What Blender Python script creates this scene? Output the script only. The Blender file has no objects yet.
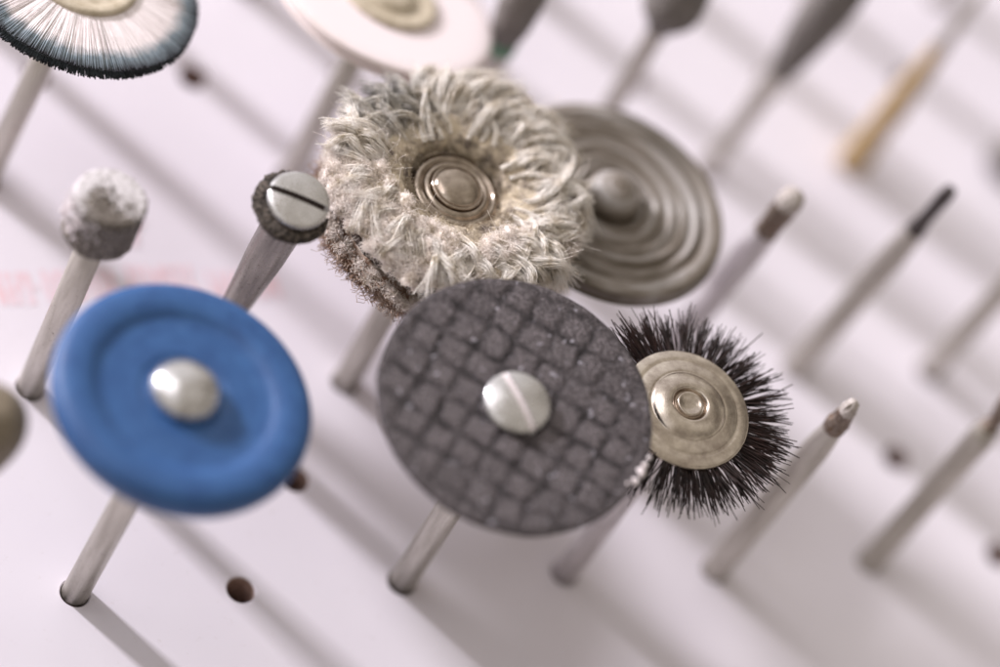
import bpy, math, random
import numpy as np
from mathutils import Vector, Matrix, noise
PI = math.pi
random.seed(7); rng = np.random.default_rng(7)
S = bpy.context.scene
COL = S.collection
S.unit_settings.system = 'METRIC'; S.unit_settings.scale_length = 0.001      # one unit is a millimetre

# ---------------------------------------------------------------- materials
def mat(name, base, rough=.5, metal=0, spec=.5):
    m = bpy.data.materials.new(name); m.use_nodes = True
    nt = m.node_tree; b = nt.nodes['Principled BSDF']
    b.inputs['Base Color'].default_value = (*base, 1); b.inputs['Roughness'].default_value = rough
    b.inputs['Metallic'].default_value = metal; b.inputs['Specular IOR Level'].default_value = spec
    return m, nt, b
def N(nt, t, **k):
    n = nt.nodes.new(t)
    for a, v in k.items():
        if a.startswith('_'): setattr(n, a[1:], v)
        else: n.inputs[a.replace('$', ' ')].default_value = v
    return n
def coords(nt, scale=(1, 1, 1)):
    tc = N(nt, 'ShaderNodeTexCoord'); mp = N(nt, 'ShaderNodeMapping'); mp.inputs['Scale'].default_value = scale
    nt.links.new(tc.outputs['Object'], mp.inputs['Vector']); return mp.outputs['Vector']
def noise_ramp(nt, vec, scale, stops, detail=4, rough=.6, dist=0):
    n = N(nt, 'ShaderNodeTexNoise'); n.inputs['Scale'].default_value = scale; n.inputs['Detail'].default_value = detail
    n.inputs['Roughness'].default_value = rough; n.inputs['Distortion'].default_value = dist
    nt.links.new(vec, n.inputs['Vector'])
    r = N(nt, 'ShaderNodeValToRGB'); e = r.color_ramp.elements
    while len(e) > len(stops): e.remove(e[-1])
    while len(e) < len(stops): e.new(.5)
    for el, (p, c) in zip(e, stops): el.position = p; el.color = (*c, 1) if len(c) == 3 else c
    nt.links.new(n.outputs['Fac'], r.inputs['Fac']); return r.outputs['Color'], n.outputs['Fac']
def bump(nt, b, h, strength=.3, dist=.1):
    n = N(nt, 'ShaderNodeBump'); n.inputs['Strength'].default_value = strength; n.inputs['Distance'].default_value = dist
    nt.links.new(h, n.inputs['Height']); nt.links.new(n.outputs['Normal'], b.inputs['Normal'])
def mix(nt, fac, a, c, mode='MIX'):
    n = N(nt, 'ShaderNodeMix'); n.data_type = 'RGBA'; n.blend_type = mode
    for s, v in ((n.inputs[0], fac), (n.inputs[6], a), (n.inputs[7], c)):
        if hasattr(v, 'default_value') or hasattr(v, 'links'): nt.links.new(v, s)
        else: s.default_value = v if not isinstance(v, tuple) else (*v, 1)
    return n.outputs[2]
def radial(nt, sx=1.0):
    """distance from the part's own axis, as a vector (r, small angular part, z) for turned-metal rings"""
    tc = N(nt, 'ShaderNodeTexCoord'); sp = N(nt, 'ShaderNodeSeparateXYZ'); nt.links.new(tc.outputs['Object'], sp.inputs[0])
    cb = N(nt, 'ShaderNodeCombineXYZ'); nt.links.new(sp.outputs[0], cb.inputs[0]); nt.links.new(sp.outputs[1], cb.inputs[1])
    ln = N(nt, 'ShaderNodeVectorMath', _operation='LENGTH'); nt.links.new(cb.outputs[0], ln.inputs[0])
    mul = N(nt, 'ShaderNodeMath', _operation='MULTIPLY'); nt.links.new(ln.outputs['Value'], mul.inputs[0]); mul.inputs[1].default_value = sx
    c2 = N(nt, 'ShaderNodeCombineXYZ'); nt.links.new(mul.outputs[0], c2.inputs[0]); 
    m3 = N(nt, 'ShaderNodeMath', _operation='MULTIPLY'); nt.links.new(sp.outputs[0], m3.inputs[0]); m3.inputs[1].default_value = .12
    nt.links.new(m3.outputs[0], c2.inputs[1])
    return c2.outputs[0], ln.outputs['Value']

def metal(name, dark, light, rough=.32, ring=False, dirt=(.12, .09, .07), dirt_amt=.62, grain=9, shafty=False):
    m, nt, b = mat(name, light, rough, 1)
    v = coords(nt, (1, 1, .12) if shafty else (1, 1, 1))
    v0 = coords(nt)
    c1, f1 = noise_ramp(nt, v, grain * .25, [(.3, dark), (.7, light)])
    c2, f2 = noise_ramp(nt, v0, 2.3, [(dirt_amt, (0, 0, 0)), (dirt_amt + .12, (1, 1, 1))], 8, .7)
    col = mix(nt, c2, c1, dirt)
    nt.links.new(col, b.inputs['Base Color'])
    rr, _ = noise_ramp(nt, v0, 3.1, [(.3, (rough * .75,) * 3), (.7, (min(1, rough * 1.45),) * 3)], 6)
    nt.links.new(rr, b.inputs['Roughness'])
    if ring:
        rv, _ = radial(nt, 1.0)
        _, fr = noise_ramp(nt, rv, 5.5, [(0, (0,) * 3), (1, (1,) * 3)], 5, .75)
        bump(nt, b, fr, .22, .05)
    else:
        _, fr = noise_ramp(nt, v, grain, [(0, (0,) * 3), (1, (1,) * 3)], 6, .7)
        bump(nt, b, fr, .3, .04)
    return m
M = {}
M['shank'] = metal('brushed_steel', (.40, .375, .33), (.62, .59, .54), .36, grain=5, shafty=True, dirt_amt=.61)
M['pale_shank'] = metal('pale_worn_steel', (.55, .52, .53), (.78, .74, .76), .5, grain=7, shafty=True, dirt_amt=.75)
M['screw'] = metal('screw_steel', (.55, .54, .55), (.73, .72, .75), .23, ring=True, dirt_amt=.80, grain=3)
M['dark_shank'] = metal('dark_reflection_steel', (.10, .09, .085), (.50, .46, .42), .28, grain=1.6, shafty=True, dirt_amt=.6)  # dark reflection on the stub's shank put into the metal colour
M['nickel'] = metal('turned_nickel', (.38, .32, .28), (.71, .64, .57), .18, ring=True, dirt_amt=.78, dirt=(.4, .30, .2), grain=3)
M['brass'] = metal('aged_brass', (.26, .21, .17), (.50, .43, .37), .15, ring=True, dirt_amt=.70, dirt=(.16, .10, .06), grain=4)
M['corroded'] = metal('corroded_steel', (.15, .12, .10), (.36, .30, .26), .5, grain=14, dirt_amt=.5, dirt=(.16, .09, .05))
M['dark_tip'] = metal('dark_steel', (.05, .045, .045), (.14, .12, .12), .5, grain=14)

def board_mat():
    m, nt, b = mat('lavender_white_laminate', (.75, .7, .76), .5, 0, .3)
    v = coords(nt)
    c, f = noise_ramp(nt, v, .045, [(.3, (.76, .715, .80)), (.7, (.79, .75, .825))], 3)
    c2, _ = noise_ramp(nt, v, .9, [(.60, (0,) * 3), (.72, (.30,) * 3)], 8, .75)
    nt.links.new(mix(nt, c2, c, (.45, .38, .36)), b.inputs['Base Color'])
    _, f3 = noise_ramp(nt, v, 4, [(0, (0,) * 3), (1, (1,) * 3)], 3)
    bump(nt, b, f3, .06, .05)
    return m
M['board'] = board_mat()
def simple_noise(name, c0, c1, scale, rough=.7, bs=.4, bd=.1, detail=6, spec=.4, p0=.35, p1=.65, bscale=None):
    m, nt, b = mat(name, c0, rough, 0, spec); v = coords(nt)
    c, f = noise_ramp(nt, v, scale, [(p0, c0), (p1, c1)], detail, .65)
    nt.links.new(c, b.inputs['Base Color'])
    _, f2 = noise_ramp(nt, v, bscale or scale * 2, [(0, (0,) * 3), (1, (1,) * 3)], detail, .7)
    bump(nt, b, f2, bs, bd); return m, nt, b, v, c
M['hole'] = simple_noise('raw_board_core', (.34, .22, .19), (.50, .36, .32), 1.5, .9)[0]
M['worktop'] = simple_noise('grey_worktop', (.30, .28, .28), (.36, .34, .34), .03, .7)[0]
M['red_print'] = simple_noise('faded_red_print', (.80, .56, .61), (.79, .69, .77), .3, .6)[0]

def blue_mat():
    m, nt, b = mat('blue_rubber', (.05, .16, .42), .5, 0, .45); v = coords(nt)
    rv, ln = radial(nt)
    c, f = noise_ramp(nt, v, .5, [(.3, (.020, .078, .235)), (.7, (.036, .118, .31))], 5, .6)
    c2, _ = noise_ramp(nt, v, 6, [(.62, (0,) * 3), (.74, (.22,) * 3)], 8, .75)
    c3 = mix(nt, c2, c, (.10, .19, .38))
    c5, _ = noise_ramp(nt, rv, 2.2, [(.35, (.72, .76, .80)), (.65, (1.0, 1.0, 1.0))], 4, .7)
    c3 = mix(nt, 1.0, c3, c5, 'MULTIPLY')
    c6, _ = noise_ramp(nt, v, 2.0, [(.60, (0,) * 3), (.70, (.35,) * 3)], 9, .8); c3 = mix(nt, c6, c3, (.22, .30, .44))
    nt.links.new(c3, b.inputs['Base Color'])
    rr, _ = noise_ramp(nt, v, 1.1, [(.3, (.42,) * 3), (.7, (.62,) * 3)], 6); nt.links.new(rr, b.inputs['Roughness'])
    _, f2 = noise_ramp(nt, v, 5, [(0, (0,) * 3), (1, (1,) * 3)], 6, .7); bump(nt, b, f2, .25, .08)
    return m
M['blue'] = blue_mat()
def disc_mat():
    m, nt, b = mat('dark_abrasive', (.06, .055, .055), .6, 0, .28); v = coords(nt)
    at = N(nt, 'ShaderNodeAttribute', _attribute_name='pillow')
    c, f = noise_ramp(nt, v, 5, [(.42, (.040, .031, .034)), (.50, (.104, .090, .096)), (.60, (.32, .28, .30))], 9, .85)
    pw_ = N(nt, 'ShaderNodeMath', _operation='POWER'); nt.links.new(at.outputs['Fac'], pw_.inputs[0]); pw_.inputs[1].default_value = 1.1
    hi = mix(nt, pw_.outputs[0], (.009, .006, .007), c)
    c2, _ = noise_ramp(nt, v, 3.3, [(.60, (0,) * 3), (.70, (.7,) * 3)], 7, .75)
    c3, _ = noise_ramp(nt, v, .45, [(.45, (0,) * 3), (.7, (1,) * 3)], 3)
    spk = mix(nt, mix(nt, 1.0, c2, c3, 'MULTIPLY'), hi, (.34, .31, .33))
    # larger worn blotches
    c4, _ = noise_ramp(nt, v, 1.5, [(.645, (0,) * 3), (.70, (1,) * 3)], 5, .6)      # flecks of pale dust
    nt.links.new(mix(nt, c4, spk, (.42, .40, .46)), b.inputs['Base Color'])
    rr, _ = noise_ramp(nt, v, 2.0, [(.3, (.42,) * 3), (.7, (.75,) * 3)], 6); nt.links.new(rr, b.inputs['Roughness'])
    _, f2 = noise_ramp(nt, v, 7, [(0, (0,) * 3), (1, (1,) * 3)], 8, .8); bump(nt, b, f2, .8, .14)
    return m
M['disc'] = disc_mat()
def ring_mat():
    m, nt, b = mat('grey_polishing_compound', (.33, .29, .26), .42, 0, .5); v = coords(nt)
    rv, ln = radial(nt)
    c, f = noise_ramp(nt, rv, .95, [(.40, (.10, .08, .06)), (.5, (.21, .18, .155)), (.60, (.34, .315, .305))], 3, .6)
    c2, _ = noise_ramp(nt, v, 1.2, [(.5, (0,) * 3), (.75, (.5,) * 3)], 6, .7)
    nt.links.new(mix(nt, c2, c, (.14, .11, .085)), b.inputs['Base Color'])
    _, f2 = noise_ramp(nt, rv, 6, [(0, (0,) * 3), (1, (1,) * 3)], 4, .7); bump(nt, b, f2, .4, .08)
    return m
M['rings'] = ring_mat()
def yarn_mat(name, c_light, c_mid, c_dark, patch=True):
    m, nt, b = mat(name, c_light, .9, 0, .15); v = coords(nt)
    c, f = noise_ramp(nt, v, .85, [(.35, c_dark), (.46, c_mid), (.57, c_light)], 5, .7)
    if patch:        # grey-green grime worn into the upper left of the buff
        n = N(nt, 'ShaderNodeVectorMath', _operation='DISTANCE'); nt.links.new(v, n.inputs[0]); n.inputs[1].default_value = (-4.6, 8.4, 23)
        mr = N(nt, 'ShaderNodeMapRange'); nt.links.new(n.outputs['Value'], mr.inputs['Value'])
        mr.inputs['From Min'].default_value = 2.6; mr.inputs['From Max'].default_value = 5.5
        mr.inputs['To Min'].default_value = .95; mr.inputs['To Max'].default_value = 0
        cc, _ = noise_ramp(nt, v, 1.3, [(.34, (0,) * 3), (.48, (1,) * 3)], 6, .75)
        mm = N(nt, 'ShaderNodeMath', _operation='MULTIPLY'); nt.links.new(mr.outputs[0], mm.inputs[0]); nt.links.new(cc, mm.inputs[1])
        c = mix(nt, mm.outputs[0], c, (.11, .11, .10))
    nt.links.new(c, b.inputs['Base Color'])
    b.inputs['Subsurface Weight'].default_value = 0
    return m
M['yarn'] = yarn_mat('cotton_yarn', (.94, .90, .86), (.88, .82, .75), (.52, .45, .35))
M['fluff'] = yarn_mat('frayed_cotton', (.95, .88, .84), (.90, .82, .76), (.60, .52, .42))
M['felt'] = yarn_mat('grimy_shaded_felt', (.56, .48, .37), (.40, .34, .27), (.16, .13, .11))  # grime of the felt, darkened further for the recess's shade
M['tan'] = yarn_mat('tan_cloth', (.56, .45, .38), (.36, .23, .16), (.15, .09, .07), False)
M['dark_fill'] = simple_noise('dark_recess_fill', (.035, .025, .022), (.08, .055, .045), 2, .9, .6, .2)[0]  # dark fill for the buff's gap and the mandrel's slot
M['bristle'] = simple_noise('black_bristle', (.008, .004, .004), (.035, .016, .014), 1.2, .38, 0, .1, spec=.6)[0]
M['bristle'].node_tree.nodes['Principled BSDF'].inputs['Specular IOR Level'].default_value = .35
M['crust'] = simple_noise('dark_grit', (.014, .010, .008), (.21, .175, .15), 3.6, .6, .9, .3, 9, .22, .43, .62, 6)[0]
M['pale_tip'] = simple_noise('worn_pale_tip', (.30, .26, .23), (.62, .57, .56), 3, .8, .5, .1, spec=.2)[0]
M['residue'] = simple_noise('white_residue_and_glint', (.62, .55, .56), (.80, .74, .76), 3, .8, .5, .1)[0]  # residue and powder; also colours the painted glint in a screw slot
def stone_mat():
    m, nt, b = mat('diamond_grit', (.3, .27, .25), .5, 0, .3); v = coords(nt)
    c, f = noise_ramp(nt, v, 3.8, [(.44, (.022, .016, .012)), (.5, (.13, .105, .085)), (.57, (.46, .41, .37))], 9, .9)
    at = N(nt, 'ShaderNodeAttribute', _attribute_name='powder')
    pc, _ = noise_ramp(nt, v, 2.6, [(.38, (.42, .39, .39)), (.54, (.86, .82, .86))], 8, .75)
    nt.links.new(mix(nt, at.outputs['Fac'], c, pc), b.inputs['Base Color'])
    _, f2 = noise_ramp(nt, v, 8, [(0, (0,) * 3), (1, (1,) * 3)], 8, .8); bump(nt, b, f2, .9, .15)
    return m
M['stone'] = stone_mat()
def rim_brush_mat(name, c_in, c_out, r0, r1):
    m, nt, b = mat(name, c_in, .8, 0, .2); v = coords(nt); rv, ln = radial(nt)
    _, f = noise_ramp(nt, v, .9, [(0, (0,) * 3), (1, (1,) * 3)], 5, .7)
    ad = N(nt, 'ShaderNodeMath', _operation='MULTIPLY_ADD'); nt.links.new(f, ad.inputs[0]); ad.inputs[1].default_value = 1.6; nt.links.new(ln, ad.inputs[2])
    mr = N(nt, 'ShaderNodeMapRange'); nt.links.new(ad.outputs[0], mr.inputs['Value'])
    mr.inputs['From Min'].default_value = r0 + .8; mr.inputs['From Max'].default_value = r1 + .8
    cr = N(nt, 'ShaderNodeValToRGB'); e = cr.color_ramp.elements
    e[0].color = (*c_in, 1); e[1].color = (*c_out[1], 1); e[1].position = 1
    x = e.new(.5); x.color = (*c_out[0], 1)
    nt.links.new(mr.outputs[0], cr.inputs[0]); nt.links.new(cr.outputs[0], b.inputs['Base Color']); return m
M['white_bristle'] = rim_brush_mat('white_bristle_dyed_rim', (.86, .79, .80), ((.24, .29, .33), (.05, .05, .06)), 7.7, 9.9)
M['white_felt'] = rim_brush_mat('white_felt', (.78, .70, .725), ((.77, .69, .71), (.70, .61, .59)), 8.2, 9.8)
M['hub_tan'] = simple_noise('tan_hub', (.40, .34, .25), (.55, .48, .38), 1.2, .4, .2, .05)[0]
M['amber'] = simple_noise('amber_tip', (.36, .24, .10), (.47, .33, .17), .8, .5, .2, .05)[0]
M['grey_stone'] = simple_noise('grey_stone', (.13, .115, .11), (.22, .20, .19), 1.5, .7, .5, .1)[0]
M['brown_stone'] = simple_noise('brown_grey_stone', (.15, .12, .085), (.23, .19, .14), .6, .55, .3, .1)[0]
M['green'] = simple_noise('green_ring', (.10, .24, .17), (.16, .32, .22), 1.5, .6)[0]

# ---------------------------------------------------------------- object helpers
def link(name, me, m, parent=None, smooth=True):
    if m is not None: me.materials.append(m)
    if smooth: me.polygons.foreach_set('use_smooth', [True] * len(me.polygons))
    o = bpy.data.objects.new(name, me); COL.objects.link(o)
    if parent is not None: o.parent = parent
    return o
def mesh(name, V, F):
    me = bpy.data.meshes.new(name); me.from_pydata([tuple(v) for v in V], [], F); me.update(); return me
def thing(name, label, cat, base, top, group=None, spin=0.0):
    """Empty at the foot of a tool; local z runs up its shank, local x keeps to the board's x"""
    o = bpy.data.objects.new(name, None); COL.objects.link(o); o.empty_display_size = 2
    b = Vector((base[0], base[1], 0)); z = (Vector(top) - b); L = z.length; z.normalize()
    x = Vector((1, 0, 0)); x = (x - z * x.dot(z)).normalized(); y = z.cross(x)
    Mx = Matrix((x, y, z)).transposed().to_4x4(); Mx.translation = b
    o.matrix_world = Mx @ Matrix.Rotation(spin, 4, 'Z')
    o['label'] = label; o['category'] = cat
    if group: o['group'] = group
    return o, L
def lathe_data(prof, seg=72, wob=0, seed=0, close_top=True, close_bot=True, off=(0, 0)):
    V = []; F = []; rings = []
    for (r, z) in prof:
        if r <= 1e-6:
            V.append((off[0], off[1], z)); rings.append([len(V) - 1]); continue
        ids = []
        for k in range(seg):
            a = 2 * PI * k / seg; rr = r
            if wob: rr += wob * noise.noise(Vector((math.cos(a) * 3 + seed, math.sin(a) * 3, z * 1.5)))
            V.append((off[0] + rr * math.cos(a), off[1] + rr * math.sin(a), z)); ids.append(len(V) - 1)
        rings.append(ids)
    for A, B in zip(rings, rings[1:]):
        if len(A) == 1 and len(B) == 1: continue
        for k in range(seg):
            a, a2 = A[k % len(A)], A[(k + 1) % len(A)]; b_, b2 = B[k % len(B)], B[(k + 1) % len(B)]
            if len(A) == 1: F.append((a, b2, b_))
            elif len(B) == 1: F.append((a, a2, b_))
            else: F.append((a, a2, b2, b_))
    if close_top and len(rings[-1]) > 1: F.append(tuple(rings[-1]))
    if close_bot and len(rings[0]) > 1: F.append(tuple(reversed(rings[0])))
    return V, F
def lathe(name, prof, m, parent, seg=72, wob=0, seed=0, **k):
    V, F = lathe_data(prof, seg, wob, seed, **k)
    me = mesh(name, V, F); o = link(name, me, m, parent); me.set_sharp_from_angle(angle=math.radians(50))
    return o
def smooth_prof(pts, n=4):
    """Catmull-Rom through profile points"""
    P = [pts[0]] + list(pts) + [pts[-1]]; out = []
    for i in range(1, len(P) - 2):
        for k in range(n):
            t = k / n; q = []
            for d in (0, 1):
                a, b_, c, e = P[i - 1][d], P[i][d], P[i + 1][d], P[i + 2][d]
                q.append(.5 * (2 * b_ + (c - a) * t + (2 * a - 5 * b_ + 4 * c - e) * t * t + (3 * b_ - a - 3 * c + e) * t ** 3))
            out.append((max(q[0], 0), q[1]))
    out.append(pts[-1]); return out
def shank(parent, L, r=1.12, z0=-3, m='shank', prof=None):
    p = prof or [(r * .9, z0), (r, z0 + .1), (r, L - .3), (r * .7, L)]
    return lathe('shank', p, M[m], parent, seg=40)

def fibres(name, P, R, m, parent, sides=3):
    """P (n,s,3) centre lines, R (n,s) radii -> one mesh of thin tubes"""
    n, s, _ = P.shape
    T = np.gradient(P, axis=1); T /= np.linalg.norm(T, axis=2, keepdims=True) + 1e-9
    ref = rng.normal(size=(n, 1, 3)); U = np.cross(T, np.broadcast_to(ref, T.shape)); U /= np.linalg.norm(U, axis=2, keepdims=True) + 1e-9
    W = np.cross(T, U)
    a = np.arange(sides) * 2 * PI / sides
    V = P[:, :, None, :] + R[:, :, None, None] * (U[:, :, None, :] * np.cos(a)[None, None, :, None] + W[:, :, None, :] * np.sin(a)[None, None, :, None])
    idx = np.arange(n * s * sides).reshape(n, s, sides)
    A = idx[:, :-1, :]; B = idx[:, 1:, :]
    Q = np.stack([A, np.roll(A, -1, 2), np.roll(B, -1, 2), B], -1).reshape(-1, 4)
    me = bpy.data.meshes.new(name); me.vertices.add(n * s * sides); me.vertices.foreach_set('co', V.reshape(-1).astype(np.float32))
    me.loops.add(Q.size); me.loops.foreach_set('vertex_index', Q.reshape(-1).astype(np.int32))
    me.polygons.add(len(Q)); me.polygons.foreach_set('loop_start', (np.arange(len(Q)) * 4).astype(np.int32))
    me.polygons.foreach_set('loop_total', np.full(len(Q), 4, dtype=np.int32))
    me.update(calc_edges=True); me.validate()
    return link(name, me, m, parent)

def slotted_head(name, R, H, dome, slot_w, slot_d, m, parent, ang, z):
    """dome-topped screw head with a cut slot; rotated by ang round the tool's axis, underside at z"""
    xs = [(-R * math.cos(t), 0) for t in np.linspace(0.02, PI / 2 - .01, 22) if R * math.cos(t) > slot_w + .03]
    cols = [(x, 0) for x, _ in xs] + [(-slot_w - .02, 0), (-slot_w, 1), (-slot_w * .3, 1), (slot_w * .3, 1), (slot_w, 1), (slot_w + .02, 0)] + [(-x, 0) for x, _ in reversed(xs)]
    V = []; F = []; ny = 25
    ca, sa = math.cos(ang), math.sin(ang)
    def add(x, y, zz): V.append((x * ca - y * sa, x * sa + y * ca, zz)); return len(V) - 1
    grid = []
    for x, low in cols:
        c = math.sqrt(max(R * R - x * x, 1e-4)); col = []
        for j in range(ny):
            y = -c * math.cos(PI * j / (ny - 1)); d = min(1, (x * x + y * y) / R / R)
            zz = z + H + dome * (1 - d) - .18 * max(0, (d - .82) / .18) ** 2
            if low: zz -= slot_d
            col.append(add(x, y, zz))
        grid.append(col)
    for a, b_ in zip(grid, grid[1:]):
        for j in range(ny - 1): F.append((a[j], b_[j], b_[j + 1], a[j + 1]))
    border = [c[0] for c in grid] + grid[-1][1:-1] + [c[-1] for c in reversed(grid)] + list(reversed(grid[0][1:-1]))
    low = []
    for i in border: v = V[i]; V.append((v[0], v[1], z)); low.append(len(V) - 1)
    n = len(border)
    for k in range(n): F.append((border[k], low[k], low[(k + 1) % n], border[(k + 1) % n]))
    F.append(tuple(low))
    me = mesh(name, V, F); o = link(name, me, m, parent)
    me.set_sharp_from_angle(angle=math.radians(35)); return o

def nod(t, L, deg, skip=('shank',)):
    """heads never sit quite square on their shanks: tip the head parts toward the front left about the screw"""
    h = Vector((-.67, -.74, 0)); ax = Vector((0, 0, 1)).cross(h)
    Mx = Matrix.Translation((0, 0, L)) @ Matrix.Rotation(math.radians(deg), 4, ax) @ Matrix.Translation((0, 0, -L))
    for c in t.children:
        if not c.name.startswith(skip): c.matrix_basis = Mx @ c.matrix_basis

# ---------------------------------------------------------------- the board and what it lies on
PX, PY = 14.0, 19.72 / 2
bases = {}          # lattice cell -> measured foot of the tool that stands there
TOOLS = dict(
 blue=((.18, .38), (1.57, 2.98, 27)), black=((27.92, .02), (26.95, -.1, 28.6)), brush=((42.55, .16), (43.0, .75, 26)),
 thin=((56.33, -.21), (57.07, .04, 26.5)), neck=((71.18, -.13), (75.27, 2.69, 27)), stone=((.27, 19.01), (-.58, 20.03, 26)),
 stub=((13.99, 19.3), (14.21, 19.19, 27)), wool=((27.55, 18.84), (29.1, 21.75, 25)), rings=((41.77, 19.24), (44.7, 23.3, 22.5)),
 white_tip=((55.78, 18.87), (57.99, 19.72, 26.5)), dark_tip=((69.93, 19.11), (71.94, 19.46, 27.5)), far_thin=((83.23, 18.47), (82.37, 16.73, 26)),
 rim_brush=((.38, 38.71), (3.8, 44.5, 21.5)), white_disc=((27.26, 38.99), (30.53, 43.92, 20.5)), green=((41.43, 39.24), (41.4, 42.99, 28)),
 cone=((54.15, 39.61), (55.45, 42.29, 28)), thick=((67.62, 39.88), (71.16, 42.64, 27)), amber=((82.11, 40.16), (83.86, 41.41, 25)),
 far=((98.03, 39.79), (99.95, 40.98, 26)), bud=((-13.96, .03), (-12.46, 3.44, 24.5)))
def make_board():
    V = []; F = []; VW = []; FW = []
    i0, i1, j0, j1 = -5, 12, -5, 12
    feet = [b for b, t in TOOLS.values()]
    for j in range(j0, j1 + 1):
        for i in range(i0, i1 + 1):
            cx = (i + (.5 if j % 2 else 0)) * PX; cy = j * PY
            blank = j in (3, -1) or (i, j) == (1, 4)      # places never drilled
            hx, hy = cx, cy
            for f in feet:
                if abs(f[0] - cx) < 3 and abs(f[1] - cy) < 3: hx, hy = f
            hx = cx + max(-2.2, min(2.2, hx - cx)); hy = cy + max(-2.2, min(2.2, hy - cy))
            if blank:
                q = len(V); V += [(cx + a_ * PX / 2, cy + b_ * PY / 2, 0) for a_, b_ in ((-1, -1), (1, -1), (1, 1), (-1, 1))]; F.append((q, q + 1, q + 2, q + 3)); continue
            r = 1.17; n = 32; box = (cx - PX / 2, cx + PX / 2, cy - PY / 2, cy + PY / 2)
            angs = [2 * PI * k / n for k in range(n)] + [math.atan2(y - hy, x - hx) % (2 * PI) for x in box[:2] for y in box[2:]]
            angs = sorted(set(angs)); inn = []; out = []; mid = []
            for a in angs:
                c, s = math.cos(a), math.sin(a)
                t = min(((box[1] - hx) / c) if c > 1e-9 else ((box[0] - hx) / c) if c < -1e-9 else 1e9,
                        ((box[3] - hy) / s) if s > 1e-9 else ((box[2] - hy) / s) if s < -1e-9 else 1e9)
                V.append((hx + (r + .12) * c, hy + (r + .12) * s, 0)); inn.append(len(V) - 1)
                V.append((hx + r * c, hy + r * s, -.14)); mid.append(len(V) - 1)
                V.append((hx + t * c, hy + t * s, 0)); out.append(len(V) - 1)
            m = len(angs)
            for k in range(m):
                k2 = (k + 1) % m
                F.append((inn[k], out[k], out[k2], inn[k2])); F.append((mid[k], inn[k], inn[k2], mid[k2]))
            w = len(VW)
            for k in range(n):
                a = 2 * PI * k / n; VW.append((hx + r * math.cos(a), hy + r * math.sin(a), -.13)); VW.append((hx + r * math.cos(a), hy + r * math.sin(a), -6))
            for k in range(n):
                k2 = (k + 1) % n; FW.append((w + 2 * k, w + 2 * k2, w + 2 * k2 + 1, w + 2 * k + 1))
            FW.append(tuple(w + 2 * k + 1 for k in range(n)))
    # plain margin and sides
    x0, x1, y0, y1 = (i0 - .5) * PX, (i1 + .5) * PX, (j0 - .5) * PY, (j1 + .5) * PY
    b = len(V)
    # rows of odd j are shifted half a cell; fill the notches and the margin
    for j in range(j0, j1 + 1):
        lo, hi = j * PY - PY / 2, j * PY + PY / 2
        l = x0 + (PX / 2 if j % 2 else 0); r_ = x1 + (PX / 2 if j % 2 else 0)
        for xa, xb in ((x0 - 12, l), (r_, x1 + 19)):
            q = len(V); V += [(xa, lo, 0), (xb, lo, 0), (xb, hi, 0), (xa, hi, 0)]; F.append((q, q + 1, q + 2, q + 3))
    X0, X1, Y0, Y1 = x0 - 12, x1 + 19, y0 - 12, y1 + 12
    for ya, yb in ((Y0, y0), (y1, Y1)):
        q = len(V); V += [(X0, ya, 0), (X1, ya, 0), (X1, yb, 0), (X0, yb, 0)]; F.append((q, q + 1, q + 2, q + 3))
    q = len(V)
    for z in (0, -12): V += [(X0, Y0, z), (X1, Y0, z), (X1, Y1, z), (X0, Y1, z)]
    for k in range(4): F.append((q + k, q + 4 + k, q + 4 + (k + 1) % 4, q + (k + 1) % 4))
    F.append((q + 7, q + 6, q + 5, q + 4))
    e = bpy.data.objects.new('tool_board', None); COL.objects.link(e); e.location = (0, 0, 0)
    e['label'] = 'lavender white board drilled with staggered rows of holes under all the tools'; e['category'] = 'board'
    nf = len(F); q = len(V); V += VW; F += [tuple(i + q for i in f) for f in FW]
    pm = mesh('drilled_panel', V, F); po = link('drilled_panel', pm, M['board'], e, smooth=False); pm.materials.append(M['hole'])
    for k in range(nf, len(F)): pm.polygons[k].material_index = 1
    # faded, unreadable red print running across the upper left
    V = []; F = []; r = random.Random(3)
    def stroke(xa, ya, xb, yb, w):
        d = Vector((xb - xa, yb - ya)); nrm = Vector((-d.y, d.x)).normalized() * w / 2
        q = len(V); steps = 6; lift = .008 + .0015 * (q // 14)
        for k in range(steps + 1):
            t = k / steps; ww = 1 + .35 * r.uniform(-1, 1)
            for s in (1, -1): V.append((xa + d.x * t + nrm.x * s * ww, ya + d.y * t + nrm.y * s * ww, lift))
        for k in range(steps): F.append((q + 2 * k, q + 2 * k + 1, q + 2 * k + 3, q + 2 * k + 2))
    def P(u, v): return (-9.6 + u * .0905 + v * .0, 31.3 - v * .118)    # simple print frame on the board
    for (u, v, w2, h2) in RED: 
        x, y = u, v; n = max(1, int(w2 / .8))
        for k in range(n):
            xx = x + (k + .5) * w2 / n; t = r.uniform(-.25, .25)
            stroke(xx - t, y - h2 / 2, xx + t, y + h2 / 2, .5)
            if k % 2 == 0: stroke(xx, y + h2 * r.choice((-.4, 0, .4)), xx + w2 / n, y + h2 * r.choice((-.4, 0, .4)), .36)
    link('red_print', mesh('red_print', V, F), M['red_print'], e, smooth=False)
    wt = mesh('worktop', [(-900, -900, -12.05), (1200, -900, -12.05), (1200, 1200, -12.05), (-900, 1200, -12.05)], [(0, 1, 2, 3)])
    o = link('worktop', wt, M['worktop'], None); o['kind'] = 'structure'
RED = [(-6.5, 28.4, 9.0, 3.2), (3.2, 28.6, 6.5, 3.0), (10.5, 28.8, 6.0, 3.2), (17.5, 28.4, 6.5, 2.8), (9.8, 33.6, 3.0, 2.4)]
make_board()

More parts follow.
